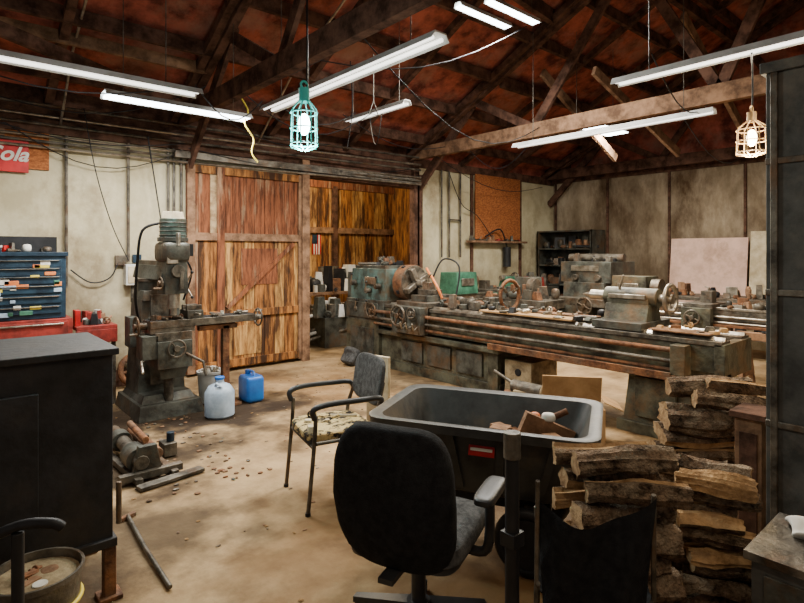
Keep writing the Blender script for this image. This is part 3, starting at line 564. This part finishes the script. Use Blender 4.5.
for z in(.13,.53,.93,1.33,1.68): b.junk(10.08,10.36,5.88,6.87,z,26,['steel','rust','timber','black','black','cast'],.15,.26)
b.done('metal_shelving_unit',bevel=0)
b=B(); b.box((9.25,6.65,.45),(1.1,.6,.9),'cast'); b.junk(8.85,9.6,6.45,6.8,.9,26,['steel','rred','cast','timber','teal'],.14,.3); b.done('storage_cabinet')
b=B()
b.b2(9.0,9.8,2.2,4.2,.84,.9,'steel')
for x in(9.05,9.75):
    for y in(2.3,4.1): b.b2(x-.03,x+.03,y-.03,y+.03,0,.84,'steel')
b.b2(9.05,9.75,2.3,4.1,.3,.33,'steel'); b.junk(9.1,9.7,2.3,4.1,.9,30,['steel','rust','timber','black','bsteel'],.13,.22); b.junk(9.1,9.7,2.3,4.1,.33,18,['steel','rust','timber','black'],.16,.25); b.done('steel_workbench')
b=B(); b.box((10.5,3.8,.93),(.03,1.28,1.85),'pink',ry=.12); b.done('leaning_board')
b=B(); L=[]
for k in range(9):
    z=1.95*k/8; L.append([Vector((10.2+.32*(z/1.95)**.6+t,y,z)) for t,y in((0,2.55),(0,3.1),(.015,3.1),(.015,2.55))])
b.loft(L,'cream'); b.done('curved_sheet',bevel=0)
b=B()
b.b2(6.6,6.7,1.25,2.1,.66,.74,'timber')
for y in(1.35,2.0):
    for sx in(-1,1): beam(b,(6.65+sx*.03,y,.66),(6.65+sx*.25,y,0),.04,.07,'timber')
    beam(b,(6.5,y,.3),(6.8,y,.3),.03,.06,'timber')
b.junk(6.62,6.68,1.3,2.0,.74,5,['steel','black'],.06,.08); b.done('sawhorse')
# annex clutter
b=B()
for z in(.5,1.0,1.5,1.95): b.b2(4.3,5.0,9.0,9.6,z,z+.03,'cast'); b.junk(4.4,4.9,9.1,9.5,z+.03,20,['steel','rust','cast','black','navy'],.12,.25)
for x in(4.32,4.98):
    for y in(9.02,9.58): b.b2(x-.02,x+.02,y-.02,y+.02,0,2.0,'cast')
b.done('storage_rack',bevel=0)
b=B(); b.b2(5.2,7.2,8.6,9.2,.8,.85,'timber')
for x in(5.25,7.15):
    for y in(8.65,9.15): b.b2(x-.03,x+.03,y-.03,y+.03,0,.8,'timber')
b.junk(5.3,7.1,8.7,9.1,.85,70,['steel','rust','cast','black','rred','paint'],.18,.5); b.junk(5.3,7.1,8.7,9.1,0,30,['steel','rust','cast','black','paint'],.2,.5); b.done('cluttered_workbench',bevel=0)
b=B()
for i in range(7): b.cyl((4.5+i*.07,8.1+R.uniform(-.1,.1),.05+.06*(i%3)),(5.4,7.6+i*.08,.3+.07*i),.03,R.choice(['paint','bsteel','steel']))
b.box((5.2,7.9,.25),(.5,.5,.5),'cast'); b.junk(4.9,5.5,7.6,8.2,.5,26,['steel','steel','cast','paint'],.16,.35); b.done('pipe_pile')
b=B(); fx,fz=6.02,1.55
for i in range(7): b.b2(fx+i*.03,fx+i*.03+.03,9.785,9.798,fz,fz+.42,'red' if i%2==0 else 'paper')
b.b2(fx,fx+.12,9.78,9.79,fz+.22,fz+.42,'navy'); b.done('wall_flag',bevel=0)
# ------------------------------------------------------------ office chair (facing +x local)
b=B()
b.sq((0,0,.47),(.50,.50,.10),'gfabric',.4,f=lambda p:(p.x,p.y,p.z-.25*max(0,p.x-.12)**1.5)); b.sq((0,0,.42),(.46,.46,.05),'plastic',.35)
def bend(p):
    w=1-.13*abs((p.z)/.27)**2
    return (p.x+.5*p.y*p.y-.04*math.cos(p.z*6)+.03,p.y*w,p.z)
b.sq((-.27,0,.665),(.09,.50,.56),'fabric',.42,36,22,f=bend,ry=-.12)
b.box((-.2,0,.39),(.22,.06,.02),'plastic'); b.box((0,0,.38),(.26,.18,.05),'plastic')
for sy in(-1,1):
    b.path([(.02,sy*.2,.40),(.02,sy*.29,.42),(.02,sy*.3,.62)],.02,'plastic',sm=5); b.sq((.03,sy*.3,.645),(.26,.085,.04),'plastic',.5)
b.cyl((0,0,.12),(0,0,.38),.03,'plastic'); b.cyl((0,0,.28),(0,0,.36),.02,'bsteel'); b.cyl((0,0,.09),(0,0,.15),.05,'plastic')
for k in range(5):
    a=k*2*math.pi/5+.35; c,s_=math.cos(a),math.sin(a)
    L=[]
    for t,w,h,z in((.03,.03,.025,.12),(.30,.018,.012,.085)):
        L.append([Vector((c*t-s_*u*w,s_*t+c*u*w,z+v*h)) for u,v in((-1,-1),(1,-1),(1,1),(-1,1))])
    b.loft(L,'plastic'); b.cyl((c*.29,s_*.29,.055),(c*.29,s_*.29,.09),.009,'steel',n=8)
    for o_ in(-.016,.016): b.cyl((c*.29-s_*(o_-.008),s_*.29+c*(o_-.008),.028),(c*.29-s_*(o_+.008),s_*.29+c*(o_+.008),.028),.028,'plastic')
b.path([(.05,.1,.38),(.08,.26,.37)],.007,'plastic')
b.done('office_chair',(1.545,1.675,0),rad(24),bevel=0)
# ------------------------------------------------------------ guest armchair
b=B()
for sy in(-1,1):
    b.path([(.25,sy*.235,0),(.21,sy*.235,.42),(.20,sy*.235,.60)],.013,'steel',sm=5)
    b.path([(-.26,sy*.235,0),(-.20,sy*.235,.42),(-.23,sy*.225,.60),(-.28,sy*.19,.74)],.013,'steel',sm=5)
    b.path([(.20,sy*.245,.43),(-.2,sy*.245,.43)],.012,'steel')
    b.path([(.21,sy*.245,.58),(.22,sy*.25,.64),(.12,sy*.26,.665),(-.1,sy*.26,.665),(-.22,sy*.25,.66),(-.25,sy*.235,.62)],.018,'plastic',sm=6)
    b.cyl((.25,sy*.235,0),(.25,sy*.235,.02),.017,'black')
b.path([(.21,-.235,.40),(.21,.235,.40)],.012,'steel'); b.path([(-.2,-.235,.40),(-.2,.235,.40)],.012,'steel'); b.path([(-.22,-.235,.25),(-.22,.235,.25)],.01,'steel')
b.sq((.01,0,.45),(.46,.45,.07),'foamseat',.4); b.sq((.01,0,.425),(.45,.44,.04),'gfabric',.35)
b.sq((-.28,0,.73),(.05,.44,.32),'gfabric',.45,28,16,f=lambda p:(p.x+.5*p.y*p.y,p.y,p.z),ry=-.15); b.junk(-.1,.2,-.15,.15,.475,10,['foamseat','cream'],.06,.04)
b.done('guest_armchair',(2.03,3.04,0),rad(167),bevel=0)
b=B(); b.box((2.62,3.3,.40),(.03,.22,.8),'cream',rz=.2); b.box((2.6,3.3,.015),(.2,.3,.03),'timber',rz=.2); b.done('upright_board')
# ------------------------------------------------------------ tub cart
b=B()
def rr(hx,hy,z,r,n=5):
    P=[]
    for cx_,cy_,a0 in((hx-r,hy-r,0),(-hx+r,hy-r,90),(-hx+r,-hy+r,180),(hx-r,-hy+r,270)):
        for k in range(n+1):
            a=rad(a0+90*k/n); P.append(Vector((cx_+r*math.cos(a),cy_+r*math.sin(a),z)))
    return P
H=.735
b.loft([rr(.36,.2,.34,.06),rr(.40,.23,.36,.07),rr(.535,.335,H-.05,.09),rr(.545,.345,H-.05,.09),rr(.585,.385,H-.045,.1),rr(.59,.39,H,.1),rr(.575,.375,H+.005,.1),rr(.53,.33,H-.005,.08),rr(.39,.22,.375,.06)],'tub')
for x in(-.3,-.1,.1,.3):
    for sy in(-1,1):
        b.loft([[Vector((x-.02+ (x*.3)*t,sy*(.235+.105*t),.38+.3*t)),Vector((x+.02+(x*.3)*t,sy*(.235+.105*t),.38+.3*t)),Vector((x+.02+(x*.3)*t,sy*(.25+.105*t),.38+.3*t)),Vector((x-.02+(x*.3)*t,sy*(.25+.105*t),.38+.3*t))] for t in(0,1)],'tub')
b.box((.03,-.324,.61),(.13,.006,.05),'red',rx=-.33); b.box((.03,-.329,.618),(.11,.004,.014),'paper',rx=-.33)
b.box((0,0,.31),(.7,.36,.05),'black')
for sy in(-1,1): b.wheel((.25,sy*.27,.17),(0,1,0),.14,'black',5,.03,.05,'steel'); b.cyl((.25,sy*.24,.17),(.25,sy*.3,.17),.12,'black')
b.path([(.25,-.27,.17),(.25,.27,.17)],.015,'steel')
for sx,sy in((-.3,-.15),(-.3,.15)): b.cyl((sx,sy-.015,.06),(sx,sy+.015,.06),.06,'black'); b.box((sx,sy,.2),(.05,.06,.2),'steel')
for sy in(-1,1): b.box((.25,sy*.18,.24),(.06,.03,.16),'steel')
b.junk(-.25,.36,-.15,.2,.38,40,['bark','steel','timber','cast','rust'],.16,.24); b.box((.28,.2,.56),(.3,.05,.16),'timber',rz=.4,ry=.4)
b.sq((.30,.2,.66),(.08,.06,.05),'paper',.7); b.sq((.22,.22,.65),(.06,.05,.05),'oran',.8); b.cyl((.1,.15,.55),(.4,.22,.70),.018,'rust')
b.done('utility_tub_cart',(2.345,1.965,0),rad(-62),bevel=0)
b=B(); b.cyl((1.54,1.187,0),(1.54,1.187,.93),.025,'black'); b.cyl((1.54,1.187,.88),(1.54,1.187,.97),.03,'steel'); b.cyl((1.54,1.187,0),(1.54,1.187,.02),.07,'black'); b.box((1.54,1.187,.6),(.06,.06,.05),'black'); b.done('pipe_stand',bevel=.002)
# ------------------------------------------------------------ camp chair
b=B()
for sy in(-1,1):
    b.path([(-.25,sy*.28,0),(-.2,sy*.26,.42),(-.30,sy*.25,.80)],.011,'steel',n=8)
    b.path([(.25,sy*.28,0),(-.22,sy*.25,.44)],.010,'steel',n=8); b.path([(-.25,sy*.28,.01),(.24,sy*.26,.42)],.010,'steel',n=8)
    b.path([(.24,sy*.26,.42),(.22,sy*.28,.60)],.010,'steel',n=8)
b.path([(.25,-.28,.02),(.24,.26,.42)],.009,'steel',n=8); b.path([(.25,.28,.02),(.24,-.26,.42)],.009,'steel',n=8)
def sheet(fn,nu,nv,m,th=.006):
    vs=[];
    for s_ in(0,1):
        for i in range(nu+1):
            for j in range(nv+1):
                p=Vector(fn(i/nu,j/nv)); vs.append(p+Vector((th*s_,0,-th*s_)))
    fs=[];n1=(nu+1)*(nv+1); I=lambda i,j,s_:s_*n1+i*(nv+1)+j
    for i in range(nu):
        for j in range(nv):
            fs.append((I(i,j,0),I(i+1,j,0),I(i+1,j+1,0),I(i,j+1,0))); fs.append((I(i,j,1),I(i,j+1,1),I(i+1,j+1,1),I(i+1,j,1)))
    for i in range(nu): fs.append((I(i,0,0),I(i,0,1),I(i+1,0,1),I(i+1,0,0))); fs.append((I(i,nv,0),I(i+1,nv,0),I(i+1,nv,1),I(i,nv,1)))
    for j in range(nv): fs.append((I(0,j,0),I(0,j+1,0),I(0,j+1,1),I(0,j,1))); fs.append((I(nu,j,0),I(nu,j,1),I(nu,j+1,1),I(nu,j+1,0)))
    b._poly(vs,fs,m)
sheet(lambda u,v:(-.30+.10*(1-v)-.09*math.sin(math.pi*u)+.05*math.sin(11*u+4*v),(-.26+.52*u)*(.82+.18*v),.22+.58*v-.07*math.sin(math.pi*u)*(v)-.07*u*v),24,16,'fabric')
sheet(lambda u,v:(-.2+.44*v,(-.26+.52*u),.42-.07*math.sin(math.pi*u)*math.sin(math.pi*(v*.8+.1))+.01*math.sin(12*u+9*v)),14,12,'fabric')
for v in b.bm.verts: v.co=Vector((v.co.x*.5,v.co.y*.72,v.co.z*1.03))
b.done('camp_chair',(1.78,1.02,0),rad(32),bevel=0)
# ------------------------------------------------------------ firewood
rt=Vector((.7553,-.6515,0)); fw=Vector((.6554,.7587,0))
def at(x,d,z): return rt*x+fw*d+Vector((0,0,z))
def stack(b,x0,x1,d0,rows,cols,r,split=.5,jit=.03,zs=0,sl=0):
    for j in range(rows):
        for i in range(cols):
            d=d0+i*r*2.0+(r*.6 if j%2 else 0); z=zs+r+j*r*1.72
            a=R.uniform(-jit,jit); e=R.uniform(-.05,.05)
            b.log(at(x0+e,d+a+sl,z+R.uniform(-.012,.012)),at(x1+e+R.uniform(-.03,.03),d-a-sl,z+R.uniform(-.012,.012)),r*R.uniform(.8,1.18),R.random()<split)
b=B(); stack(b,.70,1.08,2.14,8,2,.058,.4)
b.done('firewood_stack',bevel=0)
b=B(); stack(b,1.20,1.45,2.24,9,3,.044,.5,sl=.05)
b.done('firewood_stack',bevel=0)
b=B(); stack(b,1.50,1.95,3.02,7,2,.058,.5)
b.log(at(1.62,2.99,.80),at(2.02,2.95,.76),.055,True); b.log(at(1.55,3.14,.82),at(1.98,3.06,.84),.06,False); b.log(at(1.72,3.04,.88),at(2.05,3.01,.84),.045,True)
b.done('firewood_stack',bevel=0)
b=B()
for _ in range(70):
    p=at(R.uniform(.75,1.0),R.uniform(1.95,2.02),.008); b.box(p,(R.uniform(.02,.06),R.uniform(.01,.03),.012),R.choice(['bark','splitw','timber']),rz=R.uniform(0,3))
b.done('wood_scraps',bevel=0)
b=B(); b.b2(3.08,3.26,.86,.98,0,.77,'timber'); b.b2(3.06,3.28,.84,1.0,.77,.80,'darkwood'); b.b2(3.075,3.08,.88,.96,.1,.7,'darkwood'); b.done('wooden_pedestal')
b=B(); b.b2(2.92,3.18,.48,.80,0,2.42,'gcol'); b.b2(2.90,3.20,.46,.82,2.42,2.47,'gcol'); b.b2(2.90,3.20,.46,.82,0,.05,'gcol')
b.b2(2.905,2.92,.5,.53,.05,2.42,'steel'); b.b2(2.905,2.92,.75,.78,.05,2.42,'steel')
for z in(.8,1.4,2.0): b.b2(2.908,2.92,.48,.80,z,z+.03,'steel')
b.done('steel_column')
b=B(); b.b2(2.17,2.56,.25,.6,.05,.51,'gcol'); b.b2(2.15,2.58,.23,.62,.51,.54,'steel'); b.b2(2.16,2.17,.29,.56,.1,.47,'cast')
b.cyl((2.17,.5,.3),(2.13,.5,.3),.02,'steel')
for x in(2.2,2.53):
    for y in(.29,.56): b.cyl((x,y,0),(x,y,.06),.03,'steel')
b.sq((2.45,.50,.56),(.16,.12,.035),'paper',.8,f=lambda p:(p.x,p.y+.02*math.sin(p.x*40),p.z+.012*math.sin(p.x*50+p.y*30)))
o=b.done('metal_cabinet',bevel=.004); o.location.y+=.05; o.location.x+=.04
# ------------------------------------------------------------ camera, world
cam=bpy.data.cameras.new('camera'); co=bpy.data.objects.new('camera',cam); bpy.context.scene.collection.objects.link(co)
co.location=(0,0,1.6); co.rotation_euler=(rad(90),0,-rad(40.95)); cam.sensor_width=36; cam.lens=24.4; cam.shift_y=-.0616; cam.clip_start=.05
bpy.context.scene.camera=co
w=bpy.data.worlds.new('world'); bpy.context.scene.world=w; w.use_nodes=True
w.node_tree.nodes['Background'].inputs[0].default_value=(1,.93,.85,1); w.node_tree.nodes['Background'].inputs[1].default_value=.30
